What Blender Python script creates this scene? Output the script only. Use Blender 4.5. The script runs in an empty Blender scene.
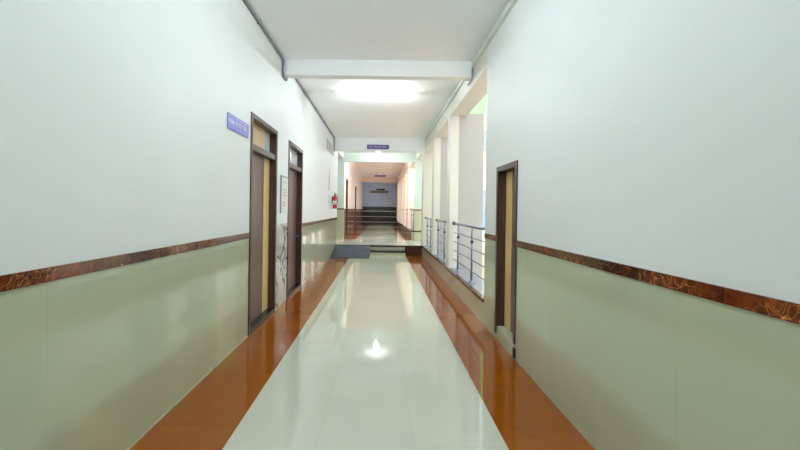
import bpy, bmesh, math, random
from mathutils import Matrix, Vector
random.seed(7)
sc = bpy.context.scene
COL = sc.collection

# ------------------------------------------------------------------ materials
def srgb(r, g, b):
    f = lambda c: (c/255/12.92) if c/255 <= .04045 else ((c/255+.055)/1.055)**2.4
    return (f(r), f(g), f(b), 1)

class NT:
    def __init__(self, name):
        self.m = bpy.data.materials.new(name); self.m.use_nodes = True
        self.t = self.m.node_tree; self.b = self.t.nodes['Principled BSDF']
    def n(self, kind, **kw):
        nd = self.t.nodes.new(kind)
        for k, v in kw.items():
            if k in nd.inputs: nd.inputs[k].default_value = v
            else: setattr(nd, k, v)
        return nd
    def l(self, a, ao, b, bi): self.t.links.new(a.outputs[ao], b.inputs[bi])
    def set(self, **kw):
        for k, v in kw.items(): self.b.inputs[k.replace('_', ' ')].default_value = v
        return self

def plain(name, c, rough=.5, metal=0., noise=.04, scale=6., bump=0., spec=.5):
    k = NT(name); k.set(Roughness=rough, Metallic=metal)
    k.b.inputs['Specular IOR Level'].default_value = spec
    co = k.n('ShaderNodeTexCoord'); nz = k.n('ShaderNodeTexNoise', Scale=scale, Detail=4.)
    k.l(co, 'Object', nz, 'Vector')
    rp = k.n('ShaderNodeValToRGB')
    lo = [max(0, x*(1-noise)) for x in c[:3]]+[1]; hi = [min(1, x*(1+noise)) for x in c[:3]]+[1]
    rp.color_ramp.elements[0].color = lo; rp.color_ramp.elements[1].color = hi
    rp.color_ramp.elements[0].position = .3; rp.color_ramp.elements[1].position = .7
    k.l(nz, 'Fac', rp, 'Fac'); k.l(rp, 'Color', k.b, 'Base Color')
    if bump:
        n2 = k.n('ShaderNodeTexNoise', Scale=scale*12, Detail=3.)
        k.l(co, 'Object', n2, 'Vector')
        bp = k.n('ShaderNodeBump', Strength=bump, Distance=.004)
        k.l(n2, 'Fac', bp, 'Height'); k.l(bp, 'Normal', k.b, 'Normal')
    return k.m

def tile(name, c, c2, joint, axes, w, h, off, rough, var=.5, nscale=2., mortar=.0035, spec=.5, wavy=0.):
    """polished slabs with thin joints; axes picks the two object axes of the surface"""
    k = NT(name); k.set(Roughness=rough); k.b.inputs['Specular IOR Level'].default_value = spec
    co = k.n('ShaderNodeTexCoord'); sp = k.n('ShaderNodeSeparateXYZ'); k.l(co, 'Object', sp, 'Vector')
    cb = k.n('ShaderNodeCombineXYZ'); k.l(sp, axes[0], cb, 'X'); k.l(sp, axes[1], cb, 'Y')
    ad = k.n('ShaderNodeVectorMath', operation='ADD'); ad.inputs[1].default_value = (off[0], off[1], 0)
    k.l(cb, 'Vector', ad, 0)
    br = k.n('ShaderNodeTexBrick', offset=0., squash=1.)
    br.inputs['Scale'].default_value = 1.; br.inputs['Brick Width'].default_value = w
    br.inputs['Row Height'].default_value = h; br.inputs['Mortar Size'].default_value = mortar
    br.inputs['Mortar Smooth'].default_value = .1; br.inputs['Bias'].default_value = 0.
    br.inputs['Color1'].default_value = c; br.inputs['Color2'].default_value = c2; br.inputs['Mortar'].default_value = joint
    k.l(ad, 'Vector', br, 'Vector')
    nz = k.n('ShaderNodeTexNoise', Scale=nscale, Detail=5.); k.l(co, 'Object', nz, 'Vector')
    mp = k.n('ShaderNodeMapRange'); mp.inputs['From Min'].default_value = .3; mp.inputs['From Max'].default_value = .7
    mp.inputs['To Min'].default_value = 1-.1*var; mp.inputs['To Max'].default_value = 1+.1*var
    k.l(nz, 'Fac', mp, 'Value')
    mx = k.n('ShaderNodeMix', data_type='RGBA', blend_type='MULTIPLY'); mx.inputs['Factor'].default_value = 1.
    k.l(br, 'Color', mx, 6); k.l(mp, 'Result', mx, 7); k.l(mx, 2, k.b, 'Base Color')
    if wavy:
        n2 = k.n('ShaderNodeTexNoise', Scale=2.2, Detail=1.); k.l(co, 'Object', n2, 'Vector')
        bp = k.n('ShaderNodeBump', Strength=wavy, Distance=.01); k.l(n2, 'Fac', bp, 'Height'); k.l(bp, 'Normal', k.b, 'Normal')
    return k.m

def granite(name, dark, mid, vein, rough=.12, scale=9., vscale=7., vein_amt=.5, wid=.035, mask=(.46, .6)):
    k = NT(name); k.set(Roughness=rough)
    co = k.n('ShaderNodeTexCoord')
    nz = k.n('ShaderNodeTexNoise', Scale=scale, Detail=8., Roughness=.65); k.l(co, 'Object', nz, 'Vector')
    rp = k.n('ShaderNodeValToRGB'); e = rp.color_ramp.elements
    e[0].color = dark; e[0].position = .38; e[1].color = mid; e[1].position = .68
    k.l(nz, 'Fac', rp, 'Fac')
    n3 = k.n('ShaderNodeTexNoise', Scale=4., Detail=4.); k.l(co, 'Object', n3, 'Vector')
    mv = k.n('ShaderNodeMix', data_type='RGBA', blend_type='MIX'); mv.inputs['Factor'].default_value = .3
    k.l(co, 'Object', mv, 6); k.l(n3, 'Color', mv, 7)
    vo = k.n('ShaderNodeTexVoronoi', feature='DISTANCE_TO_EDGE', Scale=vscale); k.l(mv, 2, vo, 'Vector')
    r2 = k.n('ShaderNodeValToRGB'); e = r2.color_ramp.elements
    e[0].color = (1, 1, 1, 1); e[0].position = 0; e[1].color = (0, 0, 0, 1); e[1].position = wid
    k.l(vo, 'Distance', r2, 'Fac')
    n4 = k.n('ShaderNodeTexNoise', Scale=2.6, Detail=3.); k.l(co, 'Object', n4, 'Vector')
    r4 = k.n('ShaderNodeValToRGB'); r4.color_ramp.elements[0].position = mask[0]; r4.color_ramp.elements[1].position = mask[1]
    k.l(n4, 'Fac', r4, 'Fac')
    m1 = k.n('ShaderNodeMath', operation='MULTIPLY'); k.l(r2, 'Color', m1, 0); k.l(r4, 'Color', m1, 1)
    m2 = k.n('ShaderNodeMath', operation='MULTIPLY'); m2.inputs[1].default_value = vein_amt; k.l(m1, 0, m2, 0)
    mx = k.n('ShaderNodeMix', data_type='RGBA'); k.l(m2, 0, mx, 0); k.l(rp, 'Color', mx, 6); mx.inputs[7].default_value = vein
    k.l(mx, 2, k.b, 'Base Color')
    return k.m

def strip_granite(name):
    """brown granite border: slabs about 0.45 m long, each of a slightly different hue"""
    m = granite(name, srgb(50, 24, 8), srgb(98, 50, 20), srgb(205, 160, 100), .12, 22., 34., .75)
    t = m.node_tree; b = t.nodes['Principled BSDF']
    src = b.inputs['Base Color'].links[0].from_socket
    co = t.nodes.new('ShaderNodeTexCoord'); sp = t.nodes.new('ShaderNodeSeparateXYZ')
    t.links.new(co.outputs['Object'], sp.inputs[0])
    d = t.nodes.new('ShaderNodeMath'); d.operation = 'MULTIPLY'; d.inputs[1].default_value = 1/.46
    t.links.new(sp.outputs['Y'], d.inputs[0])
    fl = t.nodes.new('ShaderNodeMath'); fl.operation = 'FLOOR'; t.links.new(d.outputs[0], fl.inputs[0])
    wn = t.nodes.new('ShaderNodeTexWhiteNoise'); wn.noise_dimensions = '1D'; t.links.new(fl.outputs[0], wn.inputs['W'])
    rp = t.nodes.new('ShaderNodeValToRGB'); e = rp.color_ramp.elements
    e[0].color = (.75, .7, .7, 1); e[1].color = (2.1, 1.35, .95, 1); e[0].position = .35
    t.links.new(wn.outputs['Value'], rp.inputs['Fac'])
    fr = t.nodes.new('ShaderNodeMath'); fr.operation = 'FRACT'; t.links.new(d.outputs[0], fr.inputs[0])
    lt = t.nodes.new('ShaderNodeMath'); lt.operation = 'LESS_THAN'; lt.inputs[1].default_value = .012
    t.links.new(fr.outputs[0], lt.inputs[0])
    mx = t.nodes.new('ShaderNodeMix'); mx.data_type = 'RGBA'; mx.blend_type = 'MULTIPLY'; mx.inputs[0].default_value = 1
    t.links.new(src, mx.inputs[6]); t.links.new(rp.outputs['Color'], mx.inputs[7])
    m3 = t.nodes.new('ShaderNodeMix'); m3.data_type = 'RGBA'
    t.links.new(lt.outputs[0], m3.inputs[0]); t.links.new(mx.outputs[2], m3.inputs[6]); m3.inputs[7].default_value = srgb(40, 24, 14)
    t.links.new(m3.outputs[2], b.inputs['Base Color'])
    return m

def wood(name, a, c, rough=.35):
    k = NT(name); k.set(Roughness=rough)
    co = k.n('ShaderNodeTexCoord'); mp = k.n('ShaderNodeMapping'); mp.inputs['Scale'].default_value = (22, 22, 1.4)
    k.l(co, 'Object', mp, 'Vector')
    nz = k.n('ShaderNodeTexNoise', Scale=1.6, Detail=6., Roughness=.6); k.l(mp, 'Vector', nz, 'Vector')
    rp = k.n('ShaderNodeValToRGB'); e = rp.color_ramp.elements
    e[0].color = a; e[0].position = .32; e[1].color = c; e[1].position = .68
    k.l(nz, 'Fac', rp, 'Fac'); k.l(rp, 'Color', k.b, 'Base Color')
    return k.m

def emit(name, c, s):
    k = NT(name); k.set(Emission_Color=c, Emission_Strength=s, Roughness=.3); k.b.inputs['Base Color'].default_value = (.9, .9, .9, 1)
    return k.m

M = {}
M['paint'] = plain('wall paint pale mint', srgb(228, 232, 231), .55, noise=.015, scale=1.5, bump=.12)
M['paint_beam'] = plain('beam paint', srgb(240, 242, 244), .5, noise=.015, scale=1.5, bump=.1)
M['paint_cream'] = plain('column cream white paint', srgb(224, 223, 215), .5, noise=.02, scale=1.5, bump=.1)
M['paint_cool'] = plain('portal paint pale green', srgb(212, 224, 218), .5, noise=.02, scale=1.5, bump=.1)
M['peach'] = plain('far corridor warm light tint', srgb(242, 224, 212), .5, noise=.03, scale=2., bump=.1)  # warm light of the far corridor is put into this wall colour
M['ceil'] = plain('ceiling paint', srgb(244, 248, 253), .7, noise=.02, scale=1.2, bump=.15)
M['ceil2'] = plain('far ceiling paint', srgb(252, 246, 246), .7, noise=.02, scale=1.2, bump=.15)
M['dado'] = tile('glossy beige wall tile', srgb(184, 190, 162), srgb(180, 186, 158), srgb(173, 179, 152), ('Y', 'Z'), .6, 1.2, (.2, .08), .04, .25, .8, .0018, spec=.75, wavy=.02)
M['dado_far'] = tile('glossy brown wall tile', srgb(176, 128, 106), srgb(170, 122, 100), srgb(150, 106, 90), ('Y', 'Z'), .6, 1.2, (.2, .08), .06, .3, .8, .002)
M['dado_x'] = tile('glossy beige wall tile on piers', srgb(192, 190, 165), srgb(188, 186, 160), srgb(160, 156, 134), ('X', 'Z'), .6, .6, (.1, 0), .09, .25, .8, .002)
M['floor_c'] = tile('polished cream floor tile', srgb(203, 205, 191), srgb(201, 203, 189), srgb(192, 193, 178), ('X', 'Y'), .56, .56, (.35, .04), .05, .3, 1.2, .002, wavy=.03)
M['floor_b'] = tile('polished orange brown granite floor', srgb(146, 76, 8), srgb(141, 73, 8), srgb(122, 63, 9), ('X', 'Y'), 2.0, .62, (.3, .1), .06, .5, 14., .0025, wavy=.035)
M['strip'] = strip_granite('brown granite border')
M['granite_dark'] = granite('black granite', srgb(24, 23, 26), srgb(46, 45, 50), srgb(90, 90, 95), .12, 30., 12., .15)
M['granite_brown'] = granite('dark brown granite', srgb(52, 26, 18), srgb(92, 48, 34), srgb(120, 80, 60), .15, 22., 12., .2)
M['marble'] = granite('grey veined marble', srgb(176, 180, 178), srgb(202, 205, 202), srgb(70, 74, 78), .12, 5., 3.2, 1., .09, (.38, .5))
M['ramp'] = plain('blue grey ramp stone', srgb(48, 63, 82), .6, noise=.14, scale=5., bump=.1)
M['sill'] = plain('blue grey sill tile', srgb(150, 156, 166), .25, noise=.05, scale=7.)
M['frame'] = wood('dark brown door frame', srgb(58, 38, 32), srgb(84, 58, 50), .35)
M['leaf'] = wood('brown laminate door', srgb(96, 74, 66), srgb(122, 96, 86), .35)
M['cream_leaf'] = wood('cream laminate panel', srgb(226, 196, 130), srgb(236, 208, 146), .35)
M['transom'] = wood('tan transom board', srgb(196, 168, 122), srgb(208, 182, 138), .35)
M['frost'] = plain('frosted transom pane', srgb(205, 214, 212), .2, noise=.03)
M['threshold'] = plain('black threshold stone', srgb(36, 40, 46), .2, noise=.15, scale=30.)
M['steel'] = plain('brushed steel', srgb(150, 152, 172), .28, .85, noise=.05, scale=20.)
M['steel_dark'] = plain('dull steel fitting', srgb(70, 70, 74), .35, .8)
M['conduit'] = plain('grey conduit', srgb(128, 138, 142), .5, noise=.08, scale=12.)
M['casing'] = plain('white wire casing', srgb(214, 222, 214), .45, noise=.02)
M['fin'] = plain('white exterior fin paint', srgb(184, 182, 179), .7, noise=.02, scale=1., bump=.1)
M['tube'] = emit('fluorescent tube', (.89, .98, 1., 1), 116.)
M['tube_fill'] = emit('added fill tube', (1., .97, .94, 1), 330.)  # glow of the added tube hidden behind the portal wall
M['bulb'] = emit('bright bulb', (.95, 1., 1., 1), 450.)
M['white_metal'] = plain('white enamel', srgb(235, 238, 236), .35)
M['sign_blue'] = plain('lavender blue sign board', srgb(126, 132, 214), .35, noise=.03)
M['sign_purple'] = plain('purple sign board', srgb(92, 66, 150), .35, noise=.03)
M['letter'] = plain('white lettering', srgb(226, 230, 246), .5)
M['black_sign'] = plain('black sign board', srgb(24, 22, 24), .4)
M['tan_sign'] = plain('brown sign board', srgb(118, 104, 96), .5)
M['paper'] = plain('notice paper', srgb(222, 228, 222), .6, noise=.02)
M['paper_print'] = plain('pinkish print', srgb(206, 190, 190), .6)
M['grey_line'] = plain('grey edging', srgb(140, 148, 146), .5)
M['red'] = plain('red enamel', srgb(190, 24, 38), .25, noise=.05)
M['black'] = plain('black rubber', srgb(24, 24, 26), .5)
M['white_label'] = plain('white label', srgb(225, 220, 215), .5)
M['grille'] = plain('pale grille', srgb(196, 196, 192), .5)
M['grille_gap'] = plain('pale grille backing', srgb(205, 206, 200), .7)  # backing close in tone to the wall paint
M['stain'] = plain('brown peeled patch', srgb(196, 168, 152), .7, noise=.12, scale=25.)
M['endblue'] = plain('end wall blue daylight tint', srgb(182, 204, 238), .5, noise=.04, scale=1.5)  # bluish daylight at the far end is mixed into the colour
M['white_line'] = plain('white stone line', srgb(205, 205, 205), .3)
M['ground'] = plain('outdoor paving', srgb(208, 184, 160), .8, noise=.08, scale=.8)
M['ext_green'] = plain('green facade', srgb(112, 172, 104), .8, noise=.04, scale=.5)
M['ext_yellow'] = plain('cream yellow facade', srgb(188, 170, 128), .8, noise=.04, scale=.5)
M['ext_white'] = plain('white facade', srgb(190, 190, 190), .8, noise=.04, scale=.5)
M['ext_blue'] = plain('blue facade', srgb(90, 124, 170), .8, noise=.08, scale=.5)
M['ext_glass'] = plain('facade window glass', srgb(70, 84, 96), .08)

# ------------------------------------------------------------------ mesh helpers
def BM(): return bmesh.new()
def box(bm, x0, x1, y0, y1, z0, z1, mi=0, M4=None):
    vs = [bm.verts.new((x, y, z)) for x in (x0, x1) for y in (y0, y1) for z in (z0, z1)]
    F = [(0, 1, 3, 2), (4, 6, 7, 5), (0, 4, 5, 1), (2, 3, 7, 6), (0, 2, 6, 4), (1, 5, 7, 3)]
    for f in F:
        fc = bm.faces.new([vs[i] for i in f]); fc.material_index = mi
    if M4 is not None:
        for v in vs: v.co = M4 @ v.co
    return vs
def tube(bm, pts, r, seg=10, mi=0, cap=True):
    """round pipe along a poly-line"""
    pts = [Vector(p) for p in pts]; rings = []
    up0 = None
    for i, p in enumerate(pts):
        d = (pts[min(i+1, len(pts)-1)] - pts[max(i-1, 0)]).normalized()
        ref = up0 if up0 is not None else (Vector((0, 0, 1)) if abs(d.z) < .9 else Vector((1, 0, 0)))
        a = (ref - d*ref.dot(d))
        if a.length < 1e-4: a = d.orthogonal()
        a.normalize(); up0 = a; b = d.cross(a)
        rr = r[i] if isinstance(r, (list, tuple)) else r
        rings.append([bm.verts.new(p + a*math.cos(2*math.pi*k/seg)*rr + b*math.sin(2*math.pi*k/seg)*rr) for k in range(seg)])
    for A, B in zip(rings, rings[1:]):
        for k in range(seg):
            f = bm.faces.new((A[k], A[(k+1) % seg], B[(k+1) % seg], B[k])); f.material_index = mi; f.smooth = True
    if cap:
        for R_ in (rings[0][::-1], rings[-1]):
            f = bm.faces.new(R_); f.material_index = mi
def lathe(bm, prof, c, axis='z', seg=20, mi=0):
    """profile of (radius, height) turned about an axis through c"""
    rings = []
    for r, h in prof:
        ring = []
        for k in range(seg):
            a = 2*math.pi*k/seg; u, v = r*math.cos(a), r*math.sin(a)
            p = {'z': (u, v, h), 'y': (u, h, v), 'x': (h, u, v)}[axis]
            ring.append(bm.verts.new((c[0]+p[0], c[1]+p[1], c[2]+p[2])))
        rings.append(ring)
    for A, B in zip(rings, rings[1:]):
        for k in range(seg):
            f = bm.faces.new((A[k], A[(k+1) % seg], B[(k+1) % seg], B[k])); f.material_index = mi; f.smooth = True
    for R_ in (rings[0][::-1], rings[-1]):
        f = bm.faces.new(R_); f.material_index = mi
def build(name, bm, mats, parent=None, bevel=0.):
    bmesh.ops.recalc_face_normals(bm, faces=bm.faces)
    me = bpy.data.meshes.new(name); bm.to_mesh(me); bm.free()
    for m in (mats if isinstance(mats, (list, tuple)) else [mats]): me.materials.append(m)
    o = bpy.data.objects.new(name, me); COL.objects.link(o)
    if parent is not None:
        o.parent = parent; o.matrix_parent_inverse = Matrix.Translation(-parent.location)
    if bevel:
        md = o.modifiers.new('edge', 'BEVEL'); md.width = bevel; md.segments = 2; md.limit_method = 'ANGLE'
    return o
def tag(o, label, cat, kind=None, group=None):
    o['label'] = label; o['category'] = cat
    if kind: o['kind'] = kind
    if group: o['group'] = group
    return o
def thing(name, loc, label, cat, kind=None, group=None):
    o = bpy.data.objects.new(name, None); COL.objects.link(o); o.location = loc; o.empty_display_size = .1
    return tag(o, label, cat, kind, group)
def struct(name, bm, mats, label, cat, bevel=0.):
    return tag(build(name, bm, mats, None, bevel), label, cat, 'structure')

# ------------------------------------------------------------------ key sizes (metres)
XL, XR = -1.38, 1.24          # corridor walls
CE = 3.40                     # ceiling
DT, DB = 1.09, 1.03           # granite border on the walls
YB = -4.0                     # rear end of the corridor, behind the camera
YC = 14.0                     # portal wall on the far side of the cross passage
YP = 12.07                    # front of the portal and of the last riser
YE = 28.2                     # end wall
UF = .26                      # upper floor level
BL, BR = -.865, .745          # inner edges of the floor bands
XL2, XR2 = -1.37, 1.13        # far corridor

# ------------------------------------------------------------------ floors
b = BM()
box(b, BL, BR, YB, 11.40, -.15, 0, 0)
box(b, XL-.02, BL, YB, 11.40, -.15, 0, 1); box(b, BR, XR+.02, YB, 11.40, -.15, 0, 1)
box(b, XL-.02, XR+.02, 11.40, 11.78, -.15, -.001, 1)
struct('floor', b, [M['floor_c'], M['floor_b']], 'polished cream tile corridor floor with orange brown granite bands along both walls', 'floor')
b = BM()
box(b, -.865, .745, 11.77, YE, UF-.12, UF, 0)
box(b, XL2-.1, -.865, YC, YE, UF-.12, UF, 1); box(b, .745, 1.45, YC, YE, UF-.12, UF, 1)
box(b, -5., -.865, 11.77, YC, UF-.12, UF, 0); box(b, .745, 2.6, 11.77, YC, UF-.12, UF, 0)
struct('floor_upper', b, [M['floor_c'], M['floor_b']], 'raised polished floor of the cross passage and far corridor above the steps', 'floor')

# steps
b = BM()
for (y0, y1, z1) in ((11.40, 11.75, .13), (11.75, 11.79, UF+.002)):
    box(b, XL, BR, y0, y1, 0, z1-.05, 0); box(b, BR, XR, y0, y1, 0, z1-.05, 2)
    box(b, XL, BR, y0-.012, y1, z1-.05, z1, 1); box(b, BR, XR, y0-.012, y1, z1-.05, z1, 2)
struct('steps', b, [M['dado_x'], M['granite_dark'], M['granite_brown']], 'two low corridor steps with dark granite nosings', 'steps')
# ramp (wedge)
b = BM()
v = [b.verts.new(p) for p in ((-1.352, 10.56, 0), (-.31, 10.56, 0), (-.31, 11.735, 0), (-1.352, 11.735, 0), (-1.352, 11.735, .25), (-.31, 11.735, .25), (-1.352, 10.56, .012), (-.31, 10.56, .012))]
for f in ((0, 1, 2, 3), (6, 7, 5, 4), (0, 1, 7, 6), (1, 2, 5, 7), (0, 3, 4, 6), (2, 3, 4, 5)): b.faces.new([v[i] for i in f])
# trim the wedge so it stops in front of the first step's riser, sitting on the treads beyond
struct('ramp', b, M['ramp'], 'blue grey stone ramp on the left in front of the steps', 'ramp')

# ------------------------------------------------------------------ left wall with two door openings
DA = (4.04, 5.06, 2.36); DBB = (5.69, 6.70, 2.36)
def wallseg(b, x0, x1, y0, y1, z0, z1, dado=0, paint=1, lo=0.):
    """wall piece, tiled below the border"""
    if z0 < lo+DB < z1:
        box(b, x0, x1, y0, y1, z0, lo+DT-.02, dado); box(b, x0, x1, y0, y1, lo+DT-.02, z1, paint)
    else:
        box(b, x0, x1, y0, y1, z0, z1, dado if z1 <= lo+DT else paint)
b = BM(); W0 = XL-.25
ys = [YB, DA[0], DA[1], DBB[0], DBB[1], 11.30]
wallseg(b, W0, XL, ys[0], ys[1], 0, CE)
box(b, W0, XL, ys[1], ys[2], DA[2], CE, 1)
box(b, W0, XL, ys[2], ys[3], 0, 1.13, 2); box(b, W0, XL, ys[2], ys[3], 1.13, CE, 1)
box(b, W0, XL, ys[3], ys[4], DBB[2], CE, 1)
wallseg(b, W0, XL, ys[4], YP, 0, CE)
box(b, W0, XL, YP, YC, 3.17, CE, 1)          # beam carrying the wall line over the cross passage
# rooms behind the doors are closed
box(b, W0-.02, W0, DA[0], DA[1], 0, DA[2], 1); box(b, W0-.02, W0, DBB[0], DBB[1], 0, DBB[2], 1)
struct('wall_left', b, [M['dado'], M['paint'], M['marble']], 'left corridor wall painted pale mint above glossy beige tile', 'wall')
b = BM()
for (y0, y1) in ((YB, DA[0]), (DBB[1], YP)): box(b, XL-.01, XL+.008, y0, y1, DB, DT)
struct('trim_left', b, M['strip'], 'brown granite border along the left wall above the tile', 'border', .002)
b = BM()
for (y0, y1) in ((YB, DA[0]), (DA[1], DBB[0]), (DBB[1], 10.5)): box(b, XL, XL+.007, y0, y1, 0, .008)
struct('baseboard_left', b, M['dado'], 'thin pale grout cove where the left wall meets the floor', 'skirting')

# ------------------------------------------------------------------ right wall: near solid part with service door, low parapet, lintel
DR = (3.50, 4.12, .14, 1.82)
YO = 4.58
W1 = XR+.30
b = BM()
wallseg(b, XR, W1, YB, DR[0], 0, CE)
box(b, XR, W1, DR[0], DR[1], 0, DR[2], 0); box(b, XR, W1, DR[0], DR[1], DR[3], CE, 1)
box(b, W1-.02, W1, DR[0], DR[1], DR[2], DR[3], 1)
wallseg(b, XR, W1, DR[1], YO, 0, CE)
box(b, XR, W1, YO, 11.80, 3.08, CE, 2)          # lintel over the openings
box(b, XR, W1, 11.80, YC, 3.17, CE, 2)
box(b, XR, W1, 11.42, 11.80, .3, 3.08, 2)
struct('wall_right', b, [M['dado'], M['paint'], M['paint_cream']], 'right corridor wall painted pale mint above glossy beige tile', 'wall')
b = BM()
for (y0, y1) in ((YB, DR[0]), (DR[1], YO)): box(b, XR-.008, XR+.01, y0, y1, DB, DT)
struct('trim_right', b, M['strip'], 'brown granite border along the right wall above the tile', 'border', .002)
b = BM()
box(b, XR, W1, YO, 11.80, 0, .285, 0); box(b, XR+.04, W1+.02, YO, 11.80, .285, .30, 1)
struct('wall_parapet', b, [M['dado'], M['sill']], 'low tiled parapet under the open bays on the right', 'wall')
b = BM(); box(b, XR-.015, XR+.04, YO, 11.80, .262, .305)
struct('trim_parapet', b, M['granite_brown'], 'brown granite edge along the top of the low parapet', 'border', .003)

# columns with projecting exterior fins
def column(y0, y1, label, fin=True):
    b = BM(); box(b, XR, XR+.16, y0, y1, .30, 3.08, 0)
    if fin: box(b, XR+.16, 1.855, y0+.012, y1-.04, -.3, 3.13, 1)
    else: box(b, XR+.16, W1, y0, y1, .30, 3.08, 0)
    return struct('column', b, [M['paint_cream'], M['fin']], label, 'column', .004)
column(7.0, 7.26, 'tall pale column with broad white fin, closest to the service door on the right')
column(9.15, 9.42, 'pale column between the middle and the far railing on the right')

# ------------------------------------------------------------------ ceilings and beams
b = BM(); box(b, W0, W1, YB, YC+.25, CE, CE+.15); box(b, -5., W0, YP-.25, YC+.25, CE, CE+.15)
struct('ceiling', b, M['ceil'], 'plain white painted ceiling of the near corridor', 'ceiling')
b = BM(); box(b, XL2-.3, 1.45, YC+.25, YE+.2, 3.64, 3.78)
struct('ceiling_far', b, M['ceil2'], 'pinkish ceiling of the far corridor beyond the portal', 'ceiling')
b = BM(); box(b, XL, XR, 5.276, 5.43, CE-.22, CE)
struct('beam', b, M['paint_beam'], 'shallow pale ceiling beam in front of the lit tube light', 'beam', .006)
b = BM(); box(b, XL, XR, 11.0, 11.28, CE-.37, CE)
struct('beam', b, M['ceil'], 'deep ceiling beam with the purple sign above the steps', 'beam', .006)

# portal wall across the far side of the cross passage
b = BM(); PZ = UF+1.10
for (x0, x1) in ((-5., -1.345), (1.215, 2.6)):
    box(b, x0, x1, YC, YC+.25, UF-.12, PZ, 0); box(b, x0, x1, YC, YC+.25, PZ, CE, 1)
box(b, -1.345, 1.215, YC, YC+.25, 3.08, CE+.4, 1)
struct('wall_portal', b, [M['dado_x'], M['paint_cool']], 'pale green wall with a wide opening beyond the steps', 'wall', .004)
b = BM(); box(b, -5., -1.34, YC-.012, YC+.01, PZ-.03, PZ+.015); box(b, 1.21, 2.6, YC-.012, YC+.01, PZ-.03, PZ+.015)
box(b, 1.12, 2.6, YC-.03, YC+.01, .555, .60)
struct('trim_portal', b, M['granite_brown'], 'thin brown granite bands across the pale green wall beside the wide opening', 'border')
b = BM(); wallseg(b, -5.2, -5., YP-.25, YC+.25, UF-.1, CE, lo=UF)
wallseg(b, -5., W0, YP-.25, YP, UF-.1, CE, lo=UF)
struct('wall_passage', b, [M['dado_x'], M['paint_cool']], 'end and near side of the cross passage to the left of the steps', 'wall')

# rear end of the corridor
b = BM(); wallseg(b, W0, W1, YB-.2, YB, 0, CE)
struct('wall_back', b, [M['dado_x'], M['paint']], 'rear end wall of the corridor behind the viewer', 'wall')

# ------------------------------------------------------------------ far corridor
FD = ((14.85, 15.75), (20.1, 21.0))
FC, FT = 3.64, UF+2.3
b = BM(); ylist = [YC+.25, FD[0][0], FD[0][1], FD[1][0], FD[1][1], YE]
for i in range(5):
    y0, y1 = ylist[i], ylist[i+1]
    if i % 2 == 0:
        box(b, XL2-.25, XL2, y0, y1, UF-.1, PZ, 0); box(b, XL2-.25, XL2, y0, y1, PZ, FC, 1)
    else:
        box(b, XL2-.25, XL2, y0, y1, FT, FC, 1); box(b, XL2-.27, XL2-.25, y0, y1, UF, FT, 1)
struct('wall_far_left', b, [M['dado_far'], M['peach']], 'wall coloured peach for warm light, with glossy brown tile on the left of the far corridor', 'wall')
b = BM(); FX = XR2+.28
box(b, XR2, FX, YC+.25, YE, UF-.1, UF+.29, 0)
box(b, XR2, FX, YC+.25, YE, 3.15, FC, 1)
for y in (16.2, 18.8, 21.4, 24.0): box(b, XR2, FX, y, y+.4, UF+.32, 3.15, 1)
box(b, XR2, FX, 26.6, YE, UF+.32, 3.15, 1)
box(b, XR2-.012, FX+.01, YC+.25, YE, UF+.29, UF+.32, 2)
struct('wall_far_right', b, [M['dado'], M['peach'], M['granite_brown']], 'pillared wall coloured peach for warm light, with low parapet on the right of the far corridor', 'wall')
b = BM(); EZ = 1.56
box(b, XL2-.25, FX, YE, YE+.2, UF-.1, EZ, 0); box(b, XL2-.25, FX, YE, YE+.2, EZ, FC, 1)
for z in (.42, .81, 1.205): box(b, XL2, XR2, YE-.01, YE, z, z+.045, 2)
struct('wall_end', b, [M['granite_dark'], M['endblue'], M['white_line']], 'end wall coloured blue grey for daylight, above black granite with thin white lines', 'wall')
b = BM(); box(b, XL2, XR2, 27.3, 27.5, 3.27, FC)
struct('beam', b, M['peach'], 'beam coloured peach for warm light, crossing the far corridor in front of the end wall', 'beam')

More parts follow.
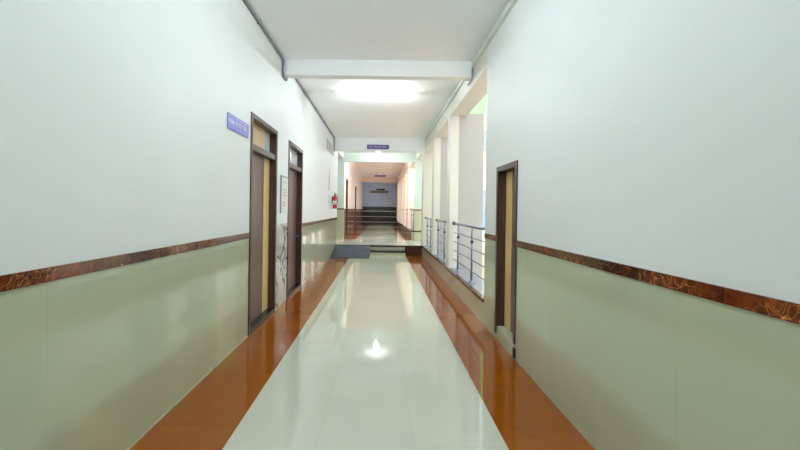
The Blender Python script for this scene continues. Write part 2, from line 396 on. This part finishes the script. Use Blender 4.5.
# ------------------------------------------------------------------ doors
def left_door(num, y0, y1, top, X, floor, label, cream, transom):
    d = thing('door_%d' % num, (X, (y0+y1)/2, floor), label, 'door', 'structure')
    fw, rec, X0 = .055, .08, X-.115
    b = BM()
    box(b, X0, X+.012, y0, y0+fw, floor, top); box(b, X0, X+.012, y1-fw, y1, floor, top)
    box(b, X0, X+.012, y0+fw, y1-fw, top-fw, top)
    if transom: box(b, X0, X+.0, y0+fw, y1-fw, floor+1.97, floor+2.04)
    build('frame', b, M['frame'], d, .006)
    ltop = floor+1.97 if transom else top-fw
    a0, a1 = y0+fw, y1-fw
    ys_ = a1-.23 if cream else a1
    b = BM(); box(b, X-rec-.035, X-rec, a0, a1, floor+.045, ltop, 0)
    lf = build('leaf', b, M['leaf'], d, .002)
    if cream:
        b = BM(); box(b, X-rec-.002, X-rec+.004, ys_, a1, floor+.05, ltop-.004)
        s = build('facing_strip', b, M['cream_leaf'], lf); s['label'] = 'cream vertical strip on the door leaf'
        s.matrix_parent_inverse = Matrix.Identity(4)
    if transom:
        tb = BM(); yy = a0+(a1-a0)*.72
        box(tb, X-rec-.02, X-rec+.01, a0, yy if cream else a0+.05, floor+2.04, top-fw)
        build('transom_board', tb, M['transom'], d)['label'] = 'tan transom board'
        tb = BM(); box(tb, X-rec-.02, X-rec, yy if cream else a0+.05, a1, floor+2.04, top-fw)
        build('transom_pane', tb, M['frost'], d)['label'] = 'pale frosted transom pane'
    b = BM(); box(b, X-.11, X+.014, a0, a1, floor, floor+.045)
    build('threshold', b, M['threshold'], d)['label'] = 'black stone threshold'
    if num == 2:
        b = BM(); yh = a1-.075
        box(b, X-rec, X-rec+.008, yh-.02, yh+.02, floor+.80, floor+.96)
        tube(b, [(X-rec, yh, floor+.88), (X-rec+.05, yh, floor+.88), (X-rec+.055, yh-.02, floor+.88), (X-rec+.055, yh-.12, floor+.88)], .009)
        build('handle', b, M['steel'], d)['label'] = 'steel lever handle'
    return d
left_door(1, DA[0], DA[1], DA[2], XL, 0., 'brown left door with cream strip and tan transom, next to the blue sign', True, True)
left_door(2, DBB[0], DBB[1], DBB[2], XL, 0., 'plain brown left door with transom, beyond the grey marble panel', False, True)
left_door(4, FD[0][0], FD[0][1], FT, XL2, UF, 'dark door in the far corridor just beyond the left portal pier', False, False)
left_door(5, FD[1][0], FD[1][1], FT, XL2, UF, 'dark door near the blue end of the far corridor', False, False)
# service door in the right wall
d = thing('door_3', (XR, (DR[0]+DR[1])/2, DR[2]), 'short raised brown service door with cream strip in the right wall', 'door', 'structure')
y0, y1, z0, z1 = DR; fw = .05
b = BM()
box(b, XR-.012, XR+.12, y0, y0+fw, z0, z1); box(b, XR-.012, XR+.12, y1-fw, y1, .06, z1)
box(b, XR-.012, XR+.12, y0+fw, y1-fw, z1-.055, z1)
build('frame', b, M['frame'], d, .005)
b = BM(); box(b, XR+.085, XR+.12, y0+fw, y1-fw, z0, z1-.055)
lf = build('leaf', b, M['leaf'], d)
b = BM(); box(b, XR+.081, XR+.087, y1-fw-.18, y1-fw, z0+.004, z1-.06)
s = build('facing_strip', b, M['cream_leaf'], lf); s['label'] = 'cream vertical strip on the door leaf'; s.matrix_parent_inverse = Matrix.Identity(4)
b = BM(); box(b, XR-.014, XR+.01, y0-.005, y0+.045, .015, .105)
build('door_stop', b, M['black'], d, .004)['label'] = 'black rubber block at the foot of the frame'

# ------------------------------------------------------------------ railings
def railing(y0, y1, posts, end_y, label, x=1.335, zb=.30, zt=1.12, bars=4):
    r = thing('railing', (x, (y0+y1)/2, zb), label, 'railing', None, 'steel railings in the open bays')
    b = BM(); tube(b, [(x, y0, zt), (x, y1, zt)], .021, 12); build('handrail', b, M['steel'], r)
    b = BM(); lathe(b, [(.034, 0), (.034, -.010), (.026, -.016), (.023, -.03)], (x, y1, zt), 'y'); build('wall_flange', b, M['steel_dark'], r)
    for k in range(bars):
        z = zb+.17+k*(zt-zb-.17)/bars
        b = BM(); tube(b, [(x, y0, z), (x, y1, z)], .009, 8); build('bar', b, M['steel'], r)
    for y in posts:
        b = BM(); tube(b, [(x, y, zb), (x, y, zt-.01)], .017, 10); p = build('post', b, M['steel'], r)
        b = BM(); lathe(b, [(.045, zb), (.045, zb+.01), (.024, zb+.03), (.02, zb+.035)], (x, y, 0)); q = build('base_plate', b, M['steel'], p)
        q.matrix_parent_inverse = Matrix.Identity(4)
        b = BM(); lathe(b, [(.024, zt-.24), (.024, zt-.20)], (x, y, 0), seg=12); q = build('collar', b, M['steel_dark'], p)
        q.matrix_parent_inverse = Matrix.Identity(4)
    return r
railing(YO+.0, 7.0, (4.72, 5.62, 6.62), 7.0, 'steel railing in the open bay closest to the service door')
railing(7.26, 9.15, (8.05, 8.92), 9.15, 'steel railing in the middle open bay between the two pale columns')
railing(9.42, 11.42, (10.3, 11.0), 11.42, 'steel railing in the last open bay just before the steps')
for a, c, lab in ((YC+.25, 16.2, 'steel railing in the first bay of the far corridor beyond the wide opening'),
                  (16.6, 18.8, 'steel railing in the second bay of the far corridor'),
                  (19.2, 21.4, 'steel railing in the third bay of the far corridor'),
                  (21.8, 24.0, 'steel railing in the fourth bay of the far corridor'),
                  (24.4, 26.6, 'steel railing in the bay of the far corridor closest to its blue end')):
    railing(a, c, (a+.55, c-.55), c, lab, x=XR2+.11, zb=UF+.32, zt=UF+1.12, bars=3)

# ------------------------------------------------------------------ lamps
def tube_light(y, x, label, group=None):
    t = thing('tube_light', (x, y, CE), label, 'tube light', None, 'fluorescent tube lights')
    b = BM(); box(b, x-.60, x+.60, y-.022, y+.022, CE-.042, CE+.002); build('batten', b, M['white_metal'], t, .004)
    for s in (-1, 1):
        b = BM(); box(b, x+s*.585-.018, x+s*.585+.018, y-.018, y+.018, CE-.105, CE-.040); build('lamp_holder', b, M['white_metal'], t, .004)
    b = BM(); tube(b, [(x-.565, y, CE-.082), (x+.565, y, CE-.082)], .019, 14); build('tube', b, M['tube'], t)['label'] = 'glowing tube of the added lamp'
tube_light(6.74, -.08, 'lit fluorescent tube across the ceiling beyond the shallow beam')
tube_light(2.45, -.08, 'lit fluorescent tube on the ceiling of the near bay before the shallow beam')
tube_light(-2.2, -.08, 'added unseen fluorescent tube on the ceiling behind the viewer')  # added lamp out of view, brightens the near bay
# bulb under the ceiling of the cross passage
BX, BY, BZ = -.10, 12.85, 3.26
t = thing('ceiling_lamp', (BX, BY, CE), 'small round bright bulb under the ceiling above the steps', 'lamp')
b = BM(); lathe(b, [(.055, CE), (.055, CE-.02), (.03, CE-.035), (.026, BZ+.03)], (BX, BY, 0)); build('lamp_holder', b, M['white_metal'], t)
b = BM(); prof = [(.022, .05)] + [(max(.003, .045*math.sin(a)), .045*math.cos(a)) for a in [math.radians(25+i*15) for i in range(11)]]
lathe(b, prof, (BX, BY, BZ)); build('bulb', b, M['bulb'], t)['label'] = 'glowing bulb'

# unseen tube added behind the portal wall to brighten the far corridor
t = thing('tube_light', (-.1, 14.62, 3.64), 'added hidden fluorescent tube on the far ceiling just behind the pale green wall', 'tube light', None, 'fluorescent tube lights')
b = BM(); box(b, -.70, .50, 14.598, 14.642, 3.60, 3.642); build('batten', b, M['white_metal'], t, .004)
for x in (-.685, .485):
    b = BM(); box(b, x-.018, x+.018, 14.602, 14.638, 3.535, 3.60); build('lamp_holder', b, M['white_metal'], t, .004)
b = BM(); tube(b, [(-.665, 14.62, 3.558), (.465, 14.62, 3.558)], .019, 14); build('tube', b, M['tube_fill'], t)['label'] = 'glowing tube of the added lamp'

# ------------------------------------------------------------------ signs and notices
def lettering(u0, u1, v0, v1, put, n, parent):
    """a row of unreadable words, as blurred in the photograph; each word one mesh of strokes on a joining bar"""
    w = (u1-u0)/n
    for i in range(n):
        a = u0+i*w; ww = w*(.72+.16*rnd.random()); h = v1-v0
        b = BM(); bar = .38+.2*rnd.random(); put(b, a, a+ww, v0+h*bar, v0+h*(bar+.2))
        m = max(3, int(ww/h*1.6)); c = ww/m
        for k in range(m):
            put(b, a+k*c, a+k*c+c*.45, v0+(h*bar if rnd.random() < .25 else 0), v1-(h*.3 if rnd.random() < .3 else 0))
            if rnd.random() < .45: put(b, a+k*c, a+k*c+c*.9, v1-h*.2, v1-h*.0)
        build('lettering', b, M['letter'], parent)
rnd = random.Random(3)
s = thing('door_sign', (XL, 3.685, 2.13), 'lavender blue name board with white lettering on the left wall', 'sign')
b = BM(); box(b, XL, XL+.012, 3.42, 3.95, 2.06, 2.198); build('board', b, M['sign_blue'], s, .003)
put = lambda b, u0, u1, v0, v1: box(b, XL+.011, XL+.0135, u0, u1, v0, v1)
lettering(3.435, 3.935, 2.112, 2.150, put, 3, s); lettering(3.44, 3.93, 2.168, 2.184, put, 4, s)
s = thing('hanging_sign', (-.11, 11.0, 3.10), 'purple sign board with small white lettering on the deep beam', 'sign')
b = BM(); box(b, -.425, .205, 10.982, 11.0, 3.075, 3.20); build('board', b, M['sign_purple'], s, .003)
put = lambda b, u0, u1, v0, v1: box(b, u0, u1, 10.980, 10.983, v0, v1)
lettering(-.37, .15, 3.126, 3.15, put, 4, s)
s = thing('hanging_sign', (-.05, 24.0, 3.46), 'small purple sign hanging from the far corridor ceiling', 'sign')
b = BM(); box(b, -.42, .25, 23.49, 23.51, 3.34, 3.46); build('board', b, M['sign_purple'], s)
put = lambda b, u0, u1, v0, v1: box(b, u0, u1, 23.487, 23.491, v0, v1)
lettering(-.36, .19, 3.385, 3.415, put, 5, s)
for x in (-.3, .14):
    b = BM(); tube(b, [(x, 23.5, 3.455), (x, 23.5, 3.64)], .008, 8); build('rod', b, M['steel_dark'], s)
b = BM(); box(b, -.37, .26, YE-.03, YE, 2.76, 2.88)
tag(build('wall_sign', b, M['black_sign'], None, .004), 'short black board on the blue end wall above a brown board', 'sign')
b = BM(); box(b, -.83, .53, YE-.035, YE, 2.56, 2.735)
tag(build('wall_sign', b, M['tan_sign'], None, .004), 'long brown board on the blue end wall under a black board', 'sign')

s = thing('notice_board', (XL, 5.45, 1.54), 'pale paper notice with grey edge on the wall between the two left doors', 'notice')
b = BM(); box(b, XL-.003, XL+.012, 5.27, 5.65, 1.30, 1.79); build('sheet', b, M['paper'], s)
b = BM(); box(b, XL, XL+.016, 5.255, 5.275, 1.28, 1.80); box(b, XL, XL+.016, 5.255, 5.66, 1.785, 1.80); build('edge', b, M['grey_line'], s)
for z in (1.70, 1.60, 1.56, 1.52, 1.42, 1.38):
    b = BM(); box(b, XL+.011, XL+.0135, 5.34, 5.34+.2+.08*rnd.random(), z, z+.02); build('print_line', b, M['paper_print'], s)

# ventilator, peeled patch, paper strip
g = thing('ventilation_grille', (XL, 10.28, 3.0), 'faint pale louvred ventilator high on the left wall before the deep beam', 'vent')
b = BM(); zz0, zz1 = 2.86, 3.10
box(b, XL, XL+.02, 9.6, 9.66, zz0, zz1); box(b, XL, XL+.02, 10.9, 10.96, zz0, zz1)
box(b, XL, XL+.02, 9.6, 10.96, zz1-.03, zz1+.01); box(b, XL, XL+.02, 9.6, 10.96, zz0-.01, zz0+.03)
build('frame', b, M['grille'], g, .003)
b = BM(); box(b, XL, XL+.004, 9.66, 10.9, zz0+.03, zz1-.03); build('backing', b, M['grille_gap'], g)
for i in range(5):
    z = zz0+.055+i*.035
    b = BM(); box(b, -.002, .002, 9.66, 10.9, -.014, .014, 0, Matrix.Translation((XL+.013, 0, z)) @ Matrix.Rotation(math.radians(35), 4, 'Y'))
    build('louvre', b, M['grille'], g)
b = BM(); pts = [(10.02, 1.83), (10.10, 1.95), (10.07, 2.10), (10.15, 2.24), (10.22, 2.42), (10.30, 2.46), (10.28, 2.25), (10.23, 2.1), (10.25, 1.98), (10.2, 1.85)]
f0 = [b.verts.new((XL+.002, y, z)) for y, z in pts]; b.faces.new(f0)
r_ = bmesh.ops.extrude_face_region(b, geom=list(b.faces))
for vv in r_['geom']:
    if isinstance(vv, bmesh.types.BMVert): vv.co.x -= .003
tag(build('wall_stain', b, M['stain']), 'brownish peeled streak on the left wall beside the fire extinguisher', 'stain', 'structure')
b = BM(); box(b, XL-.003, XL+.006, 10.0, 10.22, 1.36, 1.74); s = build('paper_strip', b, M['paper'])
tag(s, 'narrow pale paper strip on the left wall under the brown streak', 'notice')
for z in (1.42, 1.5, 1.55, 1.62, 1.68):
    b = BM(); box(b, XL+.005, XL+.008, 10.03, 10.19, z, z+.025); build('print_line', b, M['grey_line'], s)

# fire extinguisher
ex, ey = XL+.085, 10.78
t = thing('fire_extinguisher', (XL, ey, 1.36), 'red fire extinguisher hung on the left wall before the portal', 'fire extinguisher')
b = BM(); lathe(b, [(.055, 1.36), (.062, 1.375), (.062, 1.66), (.052, 1.70), (.03, 1.725), (.022, 1.735)], (ex, ey, 0), seg=24); build('cylinder', b, M['red'], t)
b = BM(); box(b, ex-.018, ex+.018, ey-.02, ey+.02, 1.73, 1.765); box(b, ex-.012, ex+.012, ey-.09, ey+.015, 1.765, 1.777); box(b, ex-.012, ex+.012, ey-.085, ey+.0, 1.80, 1.81); box(b, ex-.012, ex+.012, ey-.005, ey+.012, 1.765, 1.81)
build('valve', b, M['black'], t)['label'] = 'black valve with squeeze levers'
b = BM(); tube(b, [(ex+.015, ey, 1.748), (ex+.05, ey-.03, 1.755), (ex+.08, ey-.05, 1.70), (ex+.078, ey-.05, 1.6), (ex+.072, ey-.045, 1.5)], [.008, .008, .008, .009, .012], 10); build('hose', b, M['black'], t)
b = BM(); lathe(b, [(.0632, 1.47), (.0632, 1.58)], (ex, ey, 0), seg=24); build('label_band', b, M['white_label'], t)['label'] = 'pale label band'
b = BM(); box(b, XL-.003, XL+.03, ey-.03, ey+.03, 1.5, 1.7); build('bracket', b, M['steel_dark'], t)

# ------------------------------------------------------------------ conduits and wire casing
b = BM(); r = .016; xx = XL+r+.004
p = []
p += [(xx, YB+.01, CE-.02), (xx, 5.22, CE-.02), (xx, 5.245, CE-.03), (xx, 5.25, CE-.06), (xx, 5.25, CE-.20), (xx, 5.262, CE-.235), (xx, 5.30, CE-.245), (xx, 5.42, CE-.245), (xx, 5.452, CE-.225), (xx, 5.46, CE-.19), (xx, 5.46, CE-.06), (xx, 5.475, CE-.03), (xx, 5.5, CE-.02)]
p += [(xx, 10.90, CE-.02), (xx, 10.96, CE-.035), (xx, 10.97, CE-.08), (xx, 10.97, CE-.42)]
tube(b, p, r, 10)
o = tag(build('conduit', b, M['conduit']), 'grey wiring conduit along the left ceiling corner and around the beam', 'conduit')
o['kind'] = 'structure'
for y in [.6+1.2*i for i in range(9)]:
    if abs(y-5.4) < .1: continue
    clip = BM(); box(clip, XL, XL+.04, y-.012, y+.012, CE-.045, CE); build('clip', clip, M['conduit'], o)
b = BM(); box(b, XR-.028, XR, YB, 5.27, CE-.085, CE-.012); box(b, XR-.036, XR, YB, 5.27, CE-.09, CE-.078)
o = tag(build('wire_casing', b, M['casing']), 'white wiring casing along the right ceiling corner in front of the shallow beam', 'wire casing', 'structure')
b = BM(); box(b, XR-.028, XR, 5.44, 10.98, CE-.085, CE-.012); box(b, XR-.036, XR, 5.44, 10.98, CE-.09, CE-.078)
tag(build('wire_casing', b, M['casing']), 'white wiring casing along the right ceiling corner beyond the shallow beam', 'wire casing', 'structure')
b = BM(); tube(b, [(XR-.02, 5.262, CE-.10), (XR-.02, 5.262, CE-.235), (XR-.02, 5.30, CE-.25), (XR-.02, 5.5, CE-.25)], .010, 8)
build('cable', b, M['conduit'], o)

# ------------------------------------------------------------------ outside
b = BM(); box(b, W1, 30, -12, 48, -.5, -.3)
struct('ground', b, M['ground'], 'pale paving outside the open bays', 'ground')
t = thing('building', (9, 20, -.3), 'green and cream building seen outside through the open bays', 'building')
for nm, z0, z1, m in (('ground_storey', -.3, 3.2, 'ext_blue'), ('white_band', 3.2, 5.4, 'ext_white'), ('cream_storey', 5.4, 9.3, 'ext_yellow'), ('white_ledge', 9.3, 9.9, 'ext_white'), ('green_storey', 9.9, 15.5, 'ext_green')):
    b = BM(); box(b, 9, 13, -6, 46, z0, z1); build(nm, b, M[m], t)
for zc, hh in ((1.2, 1.6), (6.6, 1.8)):
    for i in range(12):
        y = -3+i*4.0
        b = BM(); box(b, 8.96, 9.02, y, y+1.5, zc, zc+hh); build('window', b, M['ext_glass'], t)

# ------------------------------------------------------------------ light, world, camera
w = bpy.data.worlds.new('sky'); sc.world = w; w.use_nodes = True
bg = w.node_tree.nodes['Background']; bg.inputs['Color'].default_value = (.86, .94, 1., 1); bg.inputs['Strength'].default_value = 2.2
sd = bpy.data.lights.new('sun', 'SUN'); sd.energy = 7.; sd.angle = math.radians(2); sd.color = (1., .93, .82)
so = bpy.data.objects.new('sun', sd); COL.objects.link(so)
so.rotation_euler = Vector((.62, .18, -.76)).to_track_quat('-Z', 'Y').to_euler()

F = 385.
cd = bpy.data.cameras.new('camera'); cam = bpy.data.objects.new('camera', cd); COL.objects.link(cam)
cd.sensor_width = 36.; cd.sensor_fit = 'HORIZONTAL'; cd.lens = F/800*36
cd.shift_x = 19/800; cd.shift_y = -15.4/800; cd.clip_start = .05
cam.matrix_world = Matrix.Translation((0, 0, 1.35)) @ Matrix.Rotation(math.radians(90), 4, 'X') @ Matrix.Rotation(math.radians(.85), 4, 'Z')
sc.camera = cam
vs = sc.view_settings; vs.view_transform = 'Standard'; vs.look = 'None'; vs.gamma = 1.; vs.exposure = .36; vs.use_curve_mapping = False
sc.cycles.max_bounces = 14; sc.cycles.diffuse_bounces = 8; sc.cycles.glossy_bounces = 6
sc.cycles.sample_clamp_indirect = 8.
